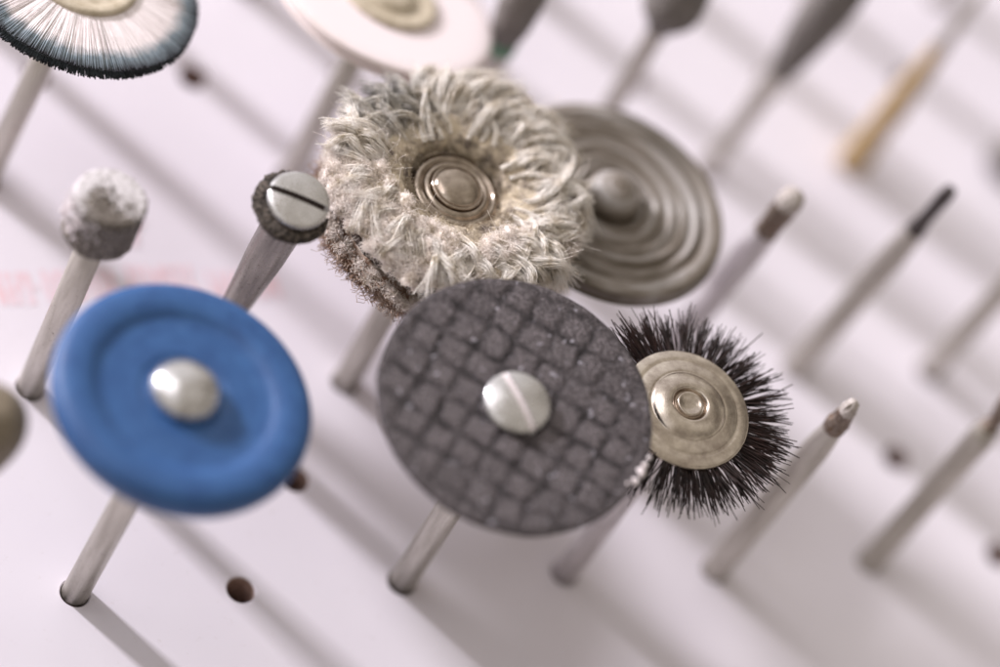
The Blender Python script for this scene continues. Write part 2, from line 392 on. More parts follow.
# ---------------------------------------------------------------- row nearest the camera
# blue rubber wheel
t, L = thing('polishing_wheel', 'smooth blue rubber polishing wheel with a domed steel screw in its middle', 'polishing wheel', *TOOLS['blue'])
shank(t, L - 3, 1.1)
zc = L - 1.9
prof = [(0, zc - 1.6), (2.0, zc - 1.65), (5.5, zc - 1.9), (8.4, zc - 2.0), (9.5, zc - 1.65), (9.95, zc - .8), (10.0, zc - .05), (9.8, zc + .5), (9.3, zc + .85), (8.5, zc + 1.0),
        (7.7, zc + .98), (7.1, zc + .84), (6.7, zc + .66), (6.2, zc + .58), (5.0, zc + .56), (3.6, zc + .56), (2.9, zc + .42), (0, zc + .4)]
lathe('rubber_wheel', smooth_prof(prof, 5), M['blue'], t, seg=160)
lathe('screw_head', smooth_prof([(2.55, zc + .3), (2.72, zc + .75), (2.62, zc + 1.2), (2.1, zc + 1.75), (1.2, zc + 2.15), (0, zc + 2.3)], 5), M['screw'], t, seg=64)

nod(t, L, 5)
# dark abrasive disc with a moulded square pattern
t, L = thing('cutting_disc', 'round dark grey abrasive disc with a moulded pattern of small squares', 'abrasive disc', *TOOLS['black'])
shank(t, L - 1.6, 1.08)
zt = L - .75; Rd = 10.8
def pillow(x, y):
    a = math.radians(-40); u = x * math.cos(a) + y * math.sin(a); v = -x * math.sin(a) + y * math.cos(a)
    wv = noise.noise_vector(Vector((x * .35, y * .35, 1.7))); u += wv.x * .3; v += wv.y * .3
    wv = noise.noise_vector(Vector((x * 1.6, y * 1.6, 8.7))); u += wv.x * .16; v += wv.y * .16
    p = 2.42; fu = abs((u / p) % 1 - .5) * 2; fv = abs((v / p) % 1 - .5) * 2     # 1 on the groove
    fu = max(0, (fu - .30) / .70); fv = max(0, (fv - .30) / .70)
    g = min(1, (fu ** 4.0 + fv ** 4.0) ** .5 * 1.15)
    return 1 - g * (.72 + .5 * noise.noise(Vector((x * .9, y * .9, 4))))
def make_disc():
    nr, ns = 110, 420; V = [(0, 0, zt)]; A = [1.0]
    wob = lambda a: .10 * noise.noise(Vector((math.cos(a) * 4, math.sin(a) * 4, 3))) + .05 * noise.noise(Vector((math.cos(a) * 22, math.sin(a) * 22, 3)))
    for i in range(1, nr + 1):
        for k in range(ns):
            a = 2 * PI * k / ns; r = (Rd + wob(a)) * i / nr; x, y = r * math.cos(a), r * math.sin(a)
            g = pillow(x, y); edge = max(0, (r - 10.2) / .8)
            amp = .55 + .45 * (.5 + noise.noise(Vector((x * .4, y * .4, 6))))
            h = .14 * g * amp * (1 - .6 * min(1, edge)) + .035 * noise.noise(Vector((x * 3, y * 3, 2))) - .12 * min(1, edge) ** 3
            V.append((x, y, zt - .15 + h)); worn = max(0, min(.8, 1.5 * noise.noise(Vector((x * .28, y * .28, 11))) - .1)); worn = max(worn, max(0, min(1, (r - 9.2) / 1.4)) * .8)
            A.append(max(0, min(1, g * (1 - worn) + .60 * worn + .35 * noise.noise(Vector((x * 2.2, y * 2.2, 5))) + .3 * noise.noise(Vector((x * 6, y * 6, 5))))))
    F = [(0, 1 + k, 1 + (k + 1) % ns) for k in range(ns)]
    for i in range(nr - 1):
        for k in range(ns):
            a = 1 + i * ns + k; b_ = 1 + i * ns + (k + 1) % ns; F.append((a, a + ns, b_ + ns, b_))
    o = 1 + (nr - 1) * ns; q = len(V)
    for k in range(ns):
        a = 2 * PI * k / ns; x, y, _ = V[o + k]; V.append((x, y, zt - .62)); A.append(.4)
    for k in range(ns): F.append((o + k, q + k, q + (k + 1) % ns, o + (k + 1) % ns))
    F.append(tuple(reversed(range(q, q + ns))))
    me = mesh('abrasive_disc', V, F); at = me.attributes.new('pillow', 'FLOAT', 'POINT'); at.data.foreach_set('value', A)
    return me
link('abrasive_disc', make_disc(), M['disc'], t)
sh_ = slotted_head('screw_head', 2.65, .45, .42, .27, .34, M['screw'], t, math.radians(14), zt + .0)
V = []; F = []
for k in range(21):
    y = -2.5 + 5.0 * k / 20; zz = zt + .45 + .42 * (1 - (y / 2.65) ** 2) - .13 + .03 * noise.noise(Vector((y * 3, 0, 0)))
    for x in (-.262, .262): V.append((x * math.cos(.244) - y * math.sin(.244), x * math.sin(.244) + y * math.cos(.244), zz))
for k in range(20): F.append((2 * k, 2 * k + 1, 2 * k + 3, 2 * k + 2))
link('slot_glint', mesh('slot_glint', V, F), M['residue'], t)  # pale strip paints in the light caught by the slot
# pale lump of residue on the lower right edge
V = []; F = []
def blob(V, F, c, r, seed, sq=.6):
    q = len(V); nu, nv = 14, 9
    for j in range(nv + 1):
        ph = PI * j / nv
        for i in range(nu):
            th = 2 * PI * i / nu; d = Vector((math.sin(ph) * math.cos(th), math.sin(ph) * math.sin(th), math.cos(ph)))
            rr = r * (1 + .55 * noise.noise(d * 1.8 + Vector((seed, 0, 0))))
            V.append((c[0] + d.x * rr, c[1] + d.y * rr, c[2] + d.z * rr * sq))
    for j in range(nv):
        for i in range(nu): F.append((q + j * nu + i, q + (j + 1) * nu + i, q + (j + 1) * nu + (i + 1) % nu, q + j * nu + (i + 1) % nu))
for (a, r, s, k) in ((-37, 10.75, .42, 1), (-33, 10.8, .3, 2), (-42, 10.7, .34, 3), (-29, 10.95, .2, 5), (-45, 10.3, .22, 6)):
    blob(V, F, (r * math.cos(math.radians(a)), r * math.sin(math.radians(a)), zt - .15), s, k * 3.1)
link('residue', mesh('residue', V, F), M['residue'], t)

nod(t, L, 5)
# black bristle brush
t, L = thing('bristle_brush', 'small round brush of stiff black bristles behind the dark disc', 'brush', *TOOLS['brush'])
shank(t, L - 2.2, 1.1, m='pale_shank')
n = 1350; s = 5
a = rng.uniform(0, 2 * PI, n); a += .05 * np.sin(a * 31) + .03 * np.sin(a * 57 + 1)
r1 = rng.uniform(6.9, 9.1, n) + rng.uniform(0, 1.2, n) * (rng.random(n) < .25); r1 = np.minimum(r1, 10.1)
a += .012 * np.sin(a * 83) 
z1 = rng.normal(0, .6, n); tw = rng.normal(0, .05, n); tt = np.linspace(0, 1, s)
rr = 4.0 + (r1 - 4.0)[:, None] * tt; aa = a[:, None] + tw[:, None] * tt ** 1.5
zz = L - 1.62 + rng.uniform(-.4, .25, n)[:, None] + z1[:, None] * tt ** 1.2
P = np.stack([rr * np.cos(aa), rr * np.sin(aa), zz], -1)
fibres('bristles', P, (rng.uniform(.038, .058, n)[:, None] * np.array([1, 1, 1, .95, .7])), M['bristle'], t, 4)
hub = [(5.2, L - 1.6), (5.3, L - 1.35), (5.2, L - 1.12), (4.9, L - 1.0), (4.5, L - .93), (4.2, L - .94), (3.9, L - .84), (3.3, L - .70), (3.05, L - .68), (2.8, L - .5), (2.3, L - .28), (1.75, L - .16),
       (1.45, L - .22), (1.25, L - .52), (1.1, L - .58)]
lathe('hub_plate', smooth_prof(hub, 5), M['nickel'], t, seg=96)
lathe('rivet', smooth_prof([(1.12, L - .62), (1.08, L - .28), (.95, L - .18), (.7, L - .26), (.4, L - .32), (0, L - .33)], 4), M['nickel'], t, seg=48)
lathe('back_plate', [(1, L - 2.0), (4.9, L - 2.0), (5.0, L - 1.8), (4.9, L - 1.7)], M['nickel'], t, seg=72)

nod(t, L, 5)
# thin burrs at the right
def tip_tool(name, label, cat, key, parts, group=None, sh='shank'):
    t, L = thing(name, label, cat, *TOOLS[key], group=group)
    for (pn, m, prof, w) in parts:
        lathe(pn, [(r, L + z) for r, z in prof], M[m], t, seg=40, wob=w, seed=hash(pn) % 7 if False else len(pn))
    return t, L
G1 = 'thin worn steel burrs standing at the right'
tip_tool('worn_burr', 'steel burr with a short pale crusted tip beside the black bristle brush', 'burr', 'thin', [
    ('shank', 'shank', [(1.1, -24 - 6), (1.12, -29), (1.12, -7.2), (1.02, -5.6), (.92, -4.6), (.86, -4.0)], 0),
    ('neck', 'corroded', smooth_prof([(.87, -4.0), (.97, -3.4), (.86, -2.6), (.72, -1.9), (.66, -1.5)], 3), .12),
    ('tip', 'pale_tip', smooth_prof([(.64, -1.6), (.66, -1.1), (.56, -.5), (.36, -.1), (0, .05)], 3), .1)], G1)
tip_tool('worn_burr', 'steel burr with a dark pinched neck leaving the right edge of the photo', 'burr', 'neck', [
    ('shank', 'shank', [(1.1, -30), (1.12, -29), (1.12, -11.2), (1.2, -9.9), (1.1, -9.2), (.85, -8.4)], 0),
    ('neck', 'corroded', smooth_prof([(.85, -8.4), (.62, -7.8), (.6, -7.2), (.9, -6.0), (1.0, -4.0), (.6, -1.5), (0, 0)], 3), .12)], G1)
tip_tool('worn_burr', 'steel burr with a split pale and dark rounded tip beyond the bristle brush', 'burr', 'white_tip', [
    ('shank', 'pale_shank', [(1.1, -30), (1.12, -29), (1.15, -7.5), (1.05, -5.4)], 0),
    ('neck', 'corroded', smooth_prof([(1.0, -5.4), (.95, -4.6), (1.0, -3.6), (1.05, -2.4), (1.0, -1.7)], 3), .1),
    ('tip', 'pale_tip', smooth_prof([(1.0, -1.7), (1.08, -1.1), (.95, -.4), (.5, 0), (0, .1)], 3), .06)], G1)
tip_tool('worn_burr', 'slender steel burr tapering to a plain dark tip near the right edge', 'burr', 'dark_tip', [
    ('shank', 'shank', [(1.1, -30), (1.12, -29), (1.12, -10), (.9, -6.2)], 0),
    ('tip', 'dark_tip', smooth_prof([(.86, -6.2), (.62, -4.6), (.60, -2.6), (.62, -1.0), (.5, -.2), (0, 0)], 3), .06)], G1)
tip_tool('worn_burr', 'blurred plain steel burr whose foot stands below the dark tipped one at the edge', 'burr', 'far_thin', [
    ('shank', 'shank', [(1.0, -30), (1.02, -29), (1.02, -7), (.8, -3), (0, 0)], 0)], G1)

# ---------------------------------------------------------------- second row
# cylindrical diamond point
t, L = thing('grinding_point', 'blunt cylindrical grinding point crusted with grit and white powder', 'grinding point', *TOOLS['stone'])
shank(t, L - 4.4, 1.12)
def stone():
    prof = []; R = 2.85; H = 4.7
    for k in range(14): prof.append((R * .0 + (R - .5) * k / 13, L - H))
    for k in range(1, 8): a = PI / 2 * k / 8; prof.append((R - .5 + .5 * math.sin(a), L - H + .5 - .5 * math.cos(a)))
    for k in range(20): prof.append((R, L - H + .5 + (H - .9) * k / 19))
    for k in range(1, 9): a = PI / 2 * k / 8; prof.append((R - .45 + .45 * math.cos(a), L - .45 + .45 * math.sin(a)))
    for k in range(1, 22): prof.append(((R - .45) * (1 - k / 21), L + .12 * k / 21))
    V, F = lathe_data(prof, 140); A = []
    for i, v in enumerate(V):
        p = Vector(v); d = Vector((p.x, p.y, (p.z - (L - 1.8)) * .8)).normalized()
        g = noise.noise(p * 4.5) * .10 + noise.noise(p * 9) * .09 + noise.noise(p * 1.2) * .08
        pw = 0
        top = max(0, min(1, (p.z - (L - .45)) / .35))
        nn = .5 * noise.noise(p * .55 + Vector((3, 1, 0))) + .38 * noise.noise(p * 2.1) + .30 * noise.noise(p * 6)
        if top > 0: pw = max(0, min(1, (nn + .22 + .16 * p.y + .14 * p.x) * 6)) * top * max(0, min(1, (2.75 - math.hypot(p.x, p.y)) * 3 + .25 + nn * 2))
        lft = max(0, min(1, (-p.x - 1.6) / .8)) * max(0, min(1, (nn + .12) * 5)) * (1 if p.z > L - 3.3 else 0)
        pw = max(pw, lft); V[i] = tuple(p + d * (g * (1 - .6 * pw) + .07 * pw)); A.append(pw)
    me = mesh('grit_head', V, F); me.attributes.new('powder', 'FLOAT', 'POINT').data.foreach_set('value', A); return me
link('grit_head', stone(), M['stone'], t)
V = []; F = []
r = random.Random(5)
for k in range(70):     # crumbs of powder clinging to the left flank
    a = math.radians(r.gauss(190, 22)); rr = 2.85 + abs(r.gauss(0, .22)); z = L - r.uniform(.3, 3.2)
    blob(V, F, (rr * math.cos(a), rr * math.sin(a), z), r.uniform(.05, .17), k, 1)
link('powder_crumbs', mesh('powder_crumbs', V, F), M['residue'], t)

# screw mandrel with the stub of a worn-away disc
t, L = thing('screw_mandrel', 'slotted screw mandrel holding only the dark crumbled stub of a disc', 'mandrel', *TOOLS['stub'])
lathe('shank', [(1.0, -3), (1.1, -2.9), (1.12, L - 16), (1.35, L - 12), (1.58, L - 8), (1.7, L - 3.0), (1.9, L - 2.4), (1.9, L - 1.6)], M['dark_shank'], t, seg=48)
slotted_head('screw_head', 2.5, .45, .22, .24, .6, M['screw'], t, math.radians(62), L - .6)
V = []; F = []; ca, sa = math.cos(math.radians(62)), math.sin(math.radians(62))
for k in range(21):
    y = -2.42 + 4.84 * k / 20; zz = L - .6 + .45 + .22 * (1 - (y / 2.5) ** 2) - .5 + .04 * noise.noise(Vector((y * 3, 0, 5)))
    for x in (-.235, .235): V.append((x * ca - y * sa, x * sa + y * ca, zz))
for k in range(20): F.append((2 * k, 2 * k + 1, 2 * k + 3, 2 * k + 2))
link('dark_slot_strip', mesh('dark_slot_strip', V, F), M['dark_fill'], t)  # dark strip along the floor of the screw slot
def stub():
    V = []; F = []; n = 150; m = 26
    for k in range(n):
        a = 2 * PI * k / n
        # thick crescent: widest toward the lower left, almost gone at the upper right
        d = math.cos(a - math.radians(205)); Ro = 2.75 + .62 * max(0, .45 + .75 * d) ** .8
        Ro += .14 * noise.noise(Vector((math.cos(a) * 2.5, math.sin(a) * 2.5, 1))) + .06 * noise.noise(Vector((math.cos(a) * 11, math.sin(a) * 11, 1)))
        if d < -.55: Ro = 2.2
        H = .85
        for j in range(m):
            u = 2 * PI * j / m; ww = (Ro - 1.0) / 2; cx = 1.0 + ww
            x = cx + ww * math.copysign(abs(math.cos(u)) ** .6, math.cos(u)); z = L - 1.2 + H * .55 * math.copysign(abs(math.sin(u)) ** .6, math.sin(u))
            p = Vector((x * math.cos(a), x * math.sin(a), z)); g = .10 * noise.noise(p * 2.5) + .12 * noise.noise(p * 9)
            V.append((p.x * (1 + g / 3), p.y * (1 + g / 3), z + g * .8))
    for k in range(n):
        for j in range(m):
            F.append((k * m + j, ((k + 1) % n) * m + j, ((k + 1) % n) * m + (j + 1) % m, k * m + (j + 1) % m))
    return mesh('disc_stub', V, F)
link('disc_stub', stub(), M['crust'], t)

nod(t, L, 7)
# the cotton buff
t, L = thing('cotton_buff', 'shaggy cream cotton yarn buff around a domed brass screw', 'buffing wheel', *TOOLS['wool'])
shank(t, L - 2, 1.1)
z0 = L     # top of the brass screw
def torus_body(name, r_in, r_out, zmid, hz, m, lump, seed, power=.8):
    V = []; F = []; n = 220; k2 = 36
    for i in range(n):
        a = 2 * PI * i / n
        for j in range(k2):
            u = 2 * PI * j / k2; rw = (r_out - r_in) / 2; c = (r_out + r_in) / 2
            cu, su = math.cos(u), math.sin(u)
            x = c + rw * math.copysign(abs(cu) ** power, cu); z = zmid + hz * math.copysign(abs(su) ** power, su)
            p = Vector((x * math.cos(a), x * math.sin(a), z)); q = p + Vector((seed, 0, 0))
            g = lump * (noise.noise(q * .8) + .6 * noise.noise(q * 1.9) + .3 * noise.noise(q * 5))
            V.append((p.x + cu * g * math.cos(a), p.y + cu * g * math.sin(a), z + su * g))
    for i in range(n):
        for j in range(k2): F.append((i * k2 + j, ((i + 1) % n) * k2 + j, ((i + 1) % n) * k2 + (j + 1) % k2, i * k2 + (j + 1) % k2))
    return link(name, mesh(name, V, F), m, t)
torus_body('felt_core', 3.9, 9.9, z0 - .9, 1.35, M['felt'], .3, 1)
torus_body('dark_gap_disc', 1.0, 9.2, z0 - 3.0, .7, M['dark_fill'], .12, 4, .5)  # dark disc fills the gap between layers, its colour standing for shade
torus_body('cloth_layer', 1.0, 9.9, z0 - 4.9, .7, M['tan'], .25, 9, .6)
def tufts(spec, seed, nfib, S_=12, frad=.036):
    """spec rows: azimuth, r0, r1, z0, z1(peak), zend, swirl, width, curl"""
    g = np.random.default_rng(seed); out = []; rad = []
    for (az, ra, rb, za, zp, ze, sw, w, curl) in spec:
        tt = np.linspace(0, 1, S_)
        r = ra + (rb - ra) * tt ** .9; a = az + sw * tt ** 1.4
        z = za + (zp - za) * np.sin(np.minimum(tt * 1.25, 1) * PI / 2) + (ze - zp) * np.clip((tt - .55) / .45, 0, 1) ** 2
        c = np.stack([r * np.cos(a), r * np.sin(a), z], -1)
        ph = g.uniform(0, 6.28); fr = g.uniform(2.5, 5)
        c[:, 0] += curl * np.sin(tt * fr + ph) * tt * -np.sin(az); c[:, 1] += curl * np.sin(tt * fr + ph) * tt * np.cos(az); c[:, 2] += .5 * curl * np.cos(tt * fr * 1.3 + ph) * tt
        n = nfib
        ang = g.uniform(0, 2 * PI, n); ro = np.sqrt(g.random(n)) * w
        flare = (.75 + .25 * np.cos(tt * 3)) + np.clip((tt - .7) / .3, 0, 1) ** 2 * g.uniform(.2, 1.7)
        tw = ang[:, None] + tt[None] * g.uniform(2.2, 4.2)
        tang = np.gradient(c, axis=0); tang /= np.linalg.norm(tang, axis=1, keepdims=True) + 1e-9
        up = np.array([0, 0, 1.]); sd = np.cross(tang, up); sd /= np.linalg.norm(sd, axis=1, keepdims=True) + 1e-9; u2 = np.cross(sd, tang)
        off = (sd[None] * np.cos(tw)[..., None] + u2[None] * np.sin(tw)[..., None]) * (ro[:, None] * flare[None])[..., None]
        jit = np.cumsum(g.normal(0, .021, (n, S_, 3)), 1)
        p = c[None] + off + jit
        stretch = g.uniform(.86, 1.04, n)[:, None, None]; p = p[:, :1] + (p - p[:, :1]) * stretch
        out.append(p); rad.append(np.full((n, S_), frad) * (1 - .5 * tt[None] ** 3))
    return np.concatenate(out), np.concatenate(rad)
g = random.Random(11); spec = []; spec2 = []
def ang_in(a, lo, hi): a %= 360; return lo <= a <= hi
for layer in range(3):
    for k in range(74):
        d = 360 * (k + g.uniform(-.4, .4)) / 74; az = math.radians(d)
        lower_left = ang_in(d, 170, 290)
        if ang_in(d, 106, 148) and g.random() < (.35, .7, .85)[layer]: continue                  # worn thin where the felt shows
        if lower_left and layer == 2: continue
        ra = g.uniform(4.0, 5.0) + layer * 1.6; rb = g.uniform(8.3, 11.1) + .3 * layer + (.5 if ang_in(d, 20, 160) else 0)
        zp = z0 + g.uniform(.3, 1.1) + (.35 if layer == 0 else 0); ze = z0 + g.uniform(-1.6, -.2)
        if ang_in(d, 25, 165): zp += .6; ze += .7
        sw = g.gauss(-.12, .16) if ang_in(d, 20, 170) else g.gauss(.10, .22)
        if ang_in(d, 40, 110): sw = g.gauss(-.38, .12)
        spec.append((az, ra, rb, z0 - 1.6 + layer * .9, zp, ze, sw, g.uniform(.38, .68), g.uniform(0, .45)))
# a few long loose yarns lying over the top and right
for k in range(26):
    d = g.uniform(-60, 120); az = math.radians(d)
    spec.append((az, g.uniform(4, 6), g.uniform(7.5, 10.6), z0 + .2, z0 + g.uniform(1.0, 1.6), z0 + g.uniform(-.2, .9), g.gauss(0, .5), g.uniform(.14, .24), g.uniform(.4, 1.1)))
P, Rr = tufts(spec, 3, 95, frad=.021)
fibres('yarn', P, Rr, M['yarn'], t)
# cauliflower fluff on the left, bottom and rim: short curled ends
def fluff(n, a0, a1, rlo, rhi, zlo, zhi, length, seed, clump=60, cs=.42, frad=.03):
    q = np.random.default_rng(seed); m = clump
    ca = np.radians(q.uniform(a0, a1, m)); cr = q.uniform(rlo, rhi, m); cz = q.uniform(zlo, zhi, m)
    w = q.integers(0, m, n); cen = np.stack([cr * np.cos(ca), cr * np.sin(ca), cz], -1)[w]
    st = cen + q.normal(0, cs * .5, (n, 3)); S_ = 6
    out = np.stack([np.cos(ca), np.sin(ca), np.full(m, .5)], -1)[w]
    d = q.normal(0, 1, (n, 3)) * .8 + out * .8; d /= np.linalg.norm(d, axis=1, keepdims=True)
    b = q.normal(0, 1, (n, 3)) * 1.2; ln = q.uniform(.4, 1, n) * length
    tt = np.linspace(0, 1, S_)
    P = st[:, None] + (d[:, None] * tt[None, :, None] + b[:, None] * (tt ** 2)[None, :, None] * .4) * ln[:, None, None]
    return P, np.full((n, S_), frad)
# soft rounded puffs of cut cotton, each wrapped in fine curly fibres
V = []; F = []; q = np.random.default_rng(21); cen = []
def puffs(n, a0, a1, rlo, rhi, zlo, zhi, s0, s1):
    for _ in range(n):
        a = math.radians(q.uniform(a0, a1)); r = math.sqrt(q.uniform(rlo ** 2, rhi ** 2)); e = (r - rlo) / (rhi - rlo)
        z = zhi - (zhi - zlo) * e ** 3 + q.uniform(-.3, .12); s_ = q.uniform(s0, s1)
        cen.append((r * math.cos(a), r * math.sin(a), z, s_)); blob(V, F, cen[-1][:3], s_ * .82, q.uniform(0, 90), .8)
puffs(150, 168, 318, 5.6, 10.4, z0 - 1.1, z0 + .45, .4, .75)
puffs(70, 130, 215, 7.0, 10.5, z0 - 1.0, z0 + .35, .35, .65)
puffs(130, 0, 360, 9.2, 10.3, z0 - 1.6, z0 - .5, .35, .6)
link('cotton_puffs', mesh('cotton_puffs', V, F), M['fluff'], t)
def curls(n, frad, length, S_=8, seed=22, cen=cen):
    q = np.random.default_rng(seed); c = np.array(cen); w = q.integers(0, len(c), n); c = c[w]
    d = q.normal(0, 1, (n, 3)); d[:, 2] = np.abs(d[:, 2]) * .9; d /= np.linalg.norm(d, axis=1, keepdims=True)
    u = np.cross(d, q.normal(0, 1, (n, 3))); u /= np.linalg.norm(u, axis=1, keepdims=True); v = np.cross(d, u)
    tt = np.linspace(0, 1, S_); ph = q.uniform(0, 6.28, n); fr = q.uniform(.8, 2.6, n); am = q.uniform(.1, .45, n) * length
    st = c[:, :3] + d * (c[:, 3] * .65)[:, None]; ln = q.uniform(.3, 1, n) * length
    th = ph[:, None] + fr[:, None] * tt
    P = st[:, None] + d[:, None] * (ln[:, None] * np.sin(tt * 1.6))[..., None] + (u[:, None] * np.cos(th)[..., None] + v[:, None] * np.sin(th)[..., None]) * (am[:, None] * (.4 + tt))[..., None]
    return P, np.full((n, S_), frad)
P1, R1 = curls(60000, .014, .55); 
fibres('frayed_ends', P1, R1, M['fluff'], t)
x = fluff(2600, 0, 360, 5, 10.8, z0 - 1.5, z0 + 1.0, 1.6, 9, 400, .3, .012)
q3 = np.random.default_rng(77); inner = []
for _ in range(120):
    a = q3.uniform(0, 2 * PI); r = q3.uniform(4.0, 4.9); inner.append((r * math.cos(a), r * math.sin(a), z0 - 1.2 + (r - 4.0) * 1.2 + q3.uniform(-.3, .3), .22))
y_ = curls(9000, .014, .75, seed=23, cen=inner)
fibres('inner_fuzz', y_[0], y_[1], M['felt'], t)  # felt colour darkens this fuzz, painting shade into the hub recess
fibres('stray_fibres', x[0], x[1], M['fluff'], t)
# frayed tan cloth rim of the lower layer
n = 9000; q = np.random.default_rng(12)
a = np.radians(q.uniform(0, 360, n)); r0 = q.uniform(9.0, 9.9, n); ln = q.uniform(.3, 1.0, n) + q.uniform(0, 1.0, n) * (q.random(n) < .12); zz = z0 - 4.9 + q.normal(0, .42, n)
tt = np.linspace(0, 1, 5)
rr = r0[:, None] + ln[:, None] * tt; aa = a[:, None] + q.normal(0, .09, n)[:, None] * np.sin(tt * 2.4)
P = np.stack([rr * np.cos(aa), rr * np.sin(aa), zz[:, None] + q.normal(0, .35, n)[:, None] * tt], -1)
fibres('cloth_fringe', P, np.full((n, 5), .024), M['tan'], t)
low = []
for _ in range(210):
    a = q3.uniform(0, 2 * PI); r = q3.uniform(9.5, 10.2); low.append((r * math.cos(a), r * math.sin(a), z0 - 4.15 + q3.uniform(-.25, .15), .35))
a_ = curls(17000, .018, .55, seed=24, cen=low)
fibres('pale_fringe', a_[0], a_[1], M['fluff'], t)
lathe('washer', smooth_prof([(5.0, z0 - 1.6), (4.8, z0 - 1.2), (4.4, z0 - 1.25), (4.0, z0 - 1.0), (3.7, z0 - 1.1), (3.45, z0 - .85), (3.1, z0 - .78), (2.9, z0 - .95), (2.65, z0 - .7), (2.35, z0 - .62), (2.1, z0 - .8), (1.9, z0 - .9)], 4), M['brass'], t, seg=80)
lathe('screw_head', smooth_prof([(2.05, z0 - 1.0), (2.15, z0 - .55), (2.05, z0 - .42), (1.92, z0 - .44), (1.85, z0 - .3), (1.45, z0 - .1), (.8, z0), (0, z0 + .03)], 4), M['brass'], t, seg=64)

nod(t, L, 6)
# ringed grey wheel half behind the buff
t, L = thing('ringed_wheel', 'grey brown wheel with concentric ridges half hidden behind the cotton buff', 'polishing wheel', *TOOLS['rings'])
shank(t, L - 3, 1.1)
zc = L - 2.2
pts = [(0, zc - .9), (9.1, zc - .9), (9.85, zc - .55), (9.9, zc + .1), (9.6, zc + .42), (8.8, zc + .45)]
r_ = 8.5
while r_ > 3.0:
    pts += [(r_, zc + .38), (r_ - .36, zc + .10), (r_ - .66, zc + .24), (r_ - .90, zc + .42)]; r_ -= 1.12
pts += [(2.9, zc + .1), (2.45, zc + .0)]
lathe('ridged_disc', smooth_prof(pts, 4), M['rings'], t, seg=120)
lathe('centre_knob', smooth_prof([(2.4, zc - .1), (2.42, zc + .5), (2.2, zc + 1.15), (1.6, zc + 1.8), (.8, zc + 2.15), (0, zc + 2.25)], 5), M['rings'], t, seg=64)

nod(t, L, 9)
# ---------------------------------------------------------------- third row, out of focus
def radial_brush(t, L, R, m, hubr, hubm, n, thick=.75, seed=1, cup=0.):
    q = np.random.default_rng(seed)
    a = q.uniform(0, 2 * PI, n); r1 = q.uniform(R - .5, R, n); s = 5; tt = np.linspace(0, 1, s)
    rr = hubr * .8 + (r1 - hubr * .8)[:, None] * tt
    zz = L - 1.3 + (thick * .62 + q.uniform(-.14, .14, n))[:, None] * (1 - .22 * tt) * np.where(q.random(n) < .6, 1, -1)[:, None] + cup * tt ** 2
    aa = a[:, None] + q.normal(0, .02, n)[:, None] * tt
    fibres('bristles', np.stack([rr * np.cos(aa), rr * np.sin(aa), zz], -1), np.full((n, s), .06), m, t, 3)
    lathe('bristle_core', [(0, L - 1.3 - thick * .9), (R * .93, L - 1.3 - thick * .3 + cup * .86), (R * .93, L - 1.3 + thick * .46 + cup * .86), (R * .6, L - 1.3 + thick * .56 + cup * .36), (0, L - 1.3 + thick * .6)], m, t)
    lathe('hub_plate', smooth_prof([(hubr, L - 1.0), (hubr, L - .45), (hubr * .93, L - .25), (hubr * .82, L - .3), (hubr * .74, L - .42), (hubr * .5, L - .45), (hubr * .42, L - .15), (hubr * .25, L), (0, L)], 4), hubm, t)
t, L = thing('rim_brush', 'round white bristle brush with a blue grey rim in the upper left corner', 'brush', *TOOLS['rim_brush'])
shank(t, L - 2, 1.0); radial_brush(t, L, 9.9, M['white_bristle'], 4.6, M['hub_tan'], 8500, .9, 2, -.5); nod(t, L, 8)
t, L = thing('white_wheel', 'blurred plain white felt wheel at the top edge behind the cotton buff', 'polishing wheel', *TOOLS['white_disc'])
shank(t, L - 2, 1.0)
lathe('felt_disc', smooth_prof([(0, L - 2.2), (8.8, L - 2.2), (9.5, L - 1.9), (9.6, L - 1.3), (9.1, L - .95), (6, L - .9), (0, L - .9)], 4), M['white_felt'], t, seg=96)
lathe('hub_plate', smooth_prof([(4.3, L - 1.0), (4.3, L - .55), (3.9, L - .4), (3.3, L - .5), (2.4, L - .6), (2.1, L - .2), (1.0, L), (0, L)], 4), M['hub_tan'], t)
t, L = thing('bur_tool', 'blurred grey pin with a small green ring above the cotton buff', 'burr', *TOOLS['green'])
lathe('shank', [(1.1, -3), (1.15, L - 17), (1.15, L - 12.2)], M['shank'], t); lathe('green_ring', [(1.3, L - 12.3), (1.32, L - 11.2), (1.25, L - 11.1)], M['green'], t)
lathe('working_end', smooth_prof([(1.2, L - 11.2), (1.7, L - 9), (1.9, L - 4), (1.4, L - 1), (0, L)], 3), M['grey_stone'], t)
t, L = thing('stone_point', 'blurred grey pin with a pointed bud shaped stone at the top edge', 'grinding point', *TOOLS['cone'])
lathe('shank', [(.85, -3), (.85, L - 9.0)], M['shank'], t)
lathe('stone_head', smooth_prof([(.8, L - 9.6), (1.5, L - 8.4), (2.45, L - 6.9), (2.6, L - 5.4), (2.2, L - 3.0), (1.2, L - .8), (0, L)], 4), M['grey_stone'], t, wob=.12)
t, L = thing('stone_point', 'blurred thick grey pin widening upward between the pointed stone and amber tool', 'grinding point', *TOOLS['thick'])
lathe('shank', [(.85, -3), (.9, 8), (1.15, 13)], M['shank'], t)
lathe('stone_head', smooth_prof([(1.15, 13), (1.7, 16.5), (2.1, 21), (2.1, 25), (1.4, L - 1), (0, L)], 3), M['grey_stone'], t, wob=.1)
t, L = thing('amber_point', 'blurred tool with an amber brown sleeve low on a thin grey pin', 'burr', *TOOLS['amber'])
lathe('shank', [(.6, -3), (.7, 14), (.62, 19), (.45, L - 2), (.3, L)], M['shank'], t)
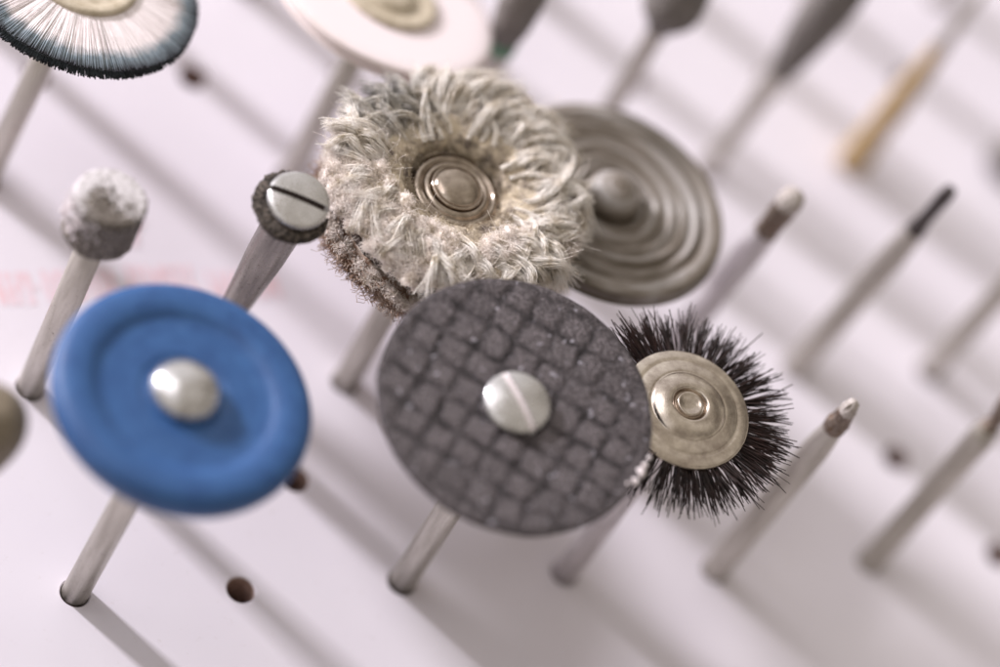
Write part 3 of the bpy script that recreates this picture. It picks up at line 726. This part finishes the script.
lathe('amber_sleeve', smooth_prof([(1.25, .1), (1.38, .6), (1.28, 3.5), (1.15, 6.5), (1.2, 8.8), (1.0, 11), (.85, 14), (.72, 17)], 3), M['amber'], t, wob=.12)
t, L = thing('steel_pin', 'blurred steel pin with a dark foot at the right edge beside the amber tool', 'pin', *TOOLS['far'])
lathe('shank', [(1.1, -3), (1.1, L - 4), (.8, L)], M['shank'], t)
lathe('collar', smooth_prof([(1.5, .02), (2.0, .5), (2.0, 2.2), (1.3, 3.2)], 3), M['grey_stone'], t)
t, L = thing('stone_point', 'brown grey rounded stone head cut off by the left edge beside blue wheel', 'grinding point', *TOOLS['bud'])
shank(t, L - 6, 1.1)
lathe('stone_head', smooth_prof([(1.1, L - 9.5), (1.5, L - 8.5), (2.3, L - 6.5), (2.9, L - 4.2), (3.0, L - 2.4), (2.5, L - .9), (1.3, L - .1), (0, L)], 5), M['brown_stone'], t)
# pins of the row above the picture, whose shadows fall into it
proto = None
for k in range(-1, 8):
    bx = k * PX + random.uniform(-.3, .3); by = 59.16 + random.uniform(-.3, .3)
    if proto is None:
        proto, Lp = thing('plain_pin', 'plain steel pin standing in the row beyond the top edge', 'pin', (bx, by), (bx + .6, by + .8, 25), group='plain pins beyond the top edge')
        lathe('shank', [(1.1, -3), (1.1, Lp - 4), (.9, Lp)], M['shank'], proto, seg=24)
    else:
        c = proto.copy(); COL.objects.link(c); c.location = (bx, by, 0)
        for ch in list(proto.children):
            d = ch.copy(); COL.objects.link(d); d.parent = c

# ---------------------------------------------------------------- light
AZ = Vector((-14, 18.2, 0)).normalized(); EL = math.radians(18.5)
D = 1500
pos = Vector((30, 20, 10)) + Vector((AZ.x * math.cos(EL), AZ.y * math.cos(EL), math.sin(EL))) * D
def area(name, pos, target, sx, sy, energy, col):
    l = bpy.data.lights.new(name, 'AREA'); l.shape = 'RECTANGLE'; l.size = sx; l.size_y = sy; l.energy = energy; l.color = col
    o = bpy.data.objects.new(name, l); COL.objects.link(o); o.location = pos
    o.rotation_euler = (Vector(target) - pos).to_track_quat('-Z', 'Y').to_euler(); return o
area('window_light', pos, (30, 20, 5), 125, 150, KEY := 3.5e7, (1.0, .955, 1.0))
area('top_fill', Vector((-500, 700, 1300)), (30, 20, 5), 850, 650, 4.5e6, (.97, .93, .95))  # added overhead fill, stands for no known lamp
w = bpy.data.worlds.new('World'); S.world = w; w.use_nodes = True; nt = w.node_tree
bg = nt.nodes['Background']; tc = N(nt, 'ShaderNodeTexCoord')
n_ = N(nt, 'ShaderNodeTexNoise'); n_.inputs['Scale'].default_value = 1.6; n_.inputs['Detail'].default_value = 2
nt.links.new(tc.outputs['Generated'], n_.inputs['Vector'])
dt = N(nt, 'ShaderNodeVectorMath', _operation='DOT_PRODUCT'); nt.links.new(tc.outputs['Generated'], dt.inputs[0])
dt.inputs[1].default_value = (-.50, .62, .60)
ma = N(nt, 'ShaderNodeMath', _operation='MULTIPLY_ADD'); nt.links.new(dt.outputs['Value'], ma.inputs[0]); ma.inputs[1].default_value = .30; nt.links.new(n_.outputs['Fac'], ma.inputs[2])
rp = N(nt, 'ShaderNodeValToRGB'); e = rp.color_ramp.elements; e[0].position = .30; e[0].color = (.16, .138, .115, 1)
e[1].position = .85; e[1].color = (1.0, .95, .92, 1); x = e.new(.55); x.color = (.53, .475, .40, 1)
nt.links.new(ma.outputs[0], rp.inputs[0]); nt.links.new(rp.outputs[0], bg.inputs[0]); bg.inputs[1].default_value = 1.0

# ---------------------------------------------------------------- camera
cam = bpy.data.cameras.new('camera'); co = bpy.data.objects.new('camera', cam); COL.objects.link(co)
Rm = Matrix(((.90284163, .01832786, -.42958245), (-.24130822, .84851453, -.47094952), (.35587545, .5288546, .7704969)))
co.matrix_world = Matrix.Translation((-119.77335, -155.06032, 291.65082)) @ Rm.to_4x4()
cam.sensor_width = 36; cam.lens = 4.5 * 36; cam.clip_start = 5; cam.clip_end = 5000
cam.dof.use_dof = True; cam.dof.focus_distance = 349; cam.dof.aperture_fstop = .162 / 19.5; cam.dof.aperture_blades = 0
S.camera = co
S.view_settings.view_transform = 'Standard'; S.view_settings.look = 'None'; S.view_settings.exposure = 0; S.view_settings.gamma = 1
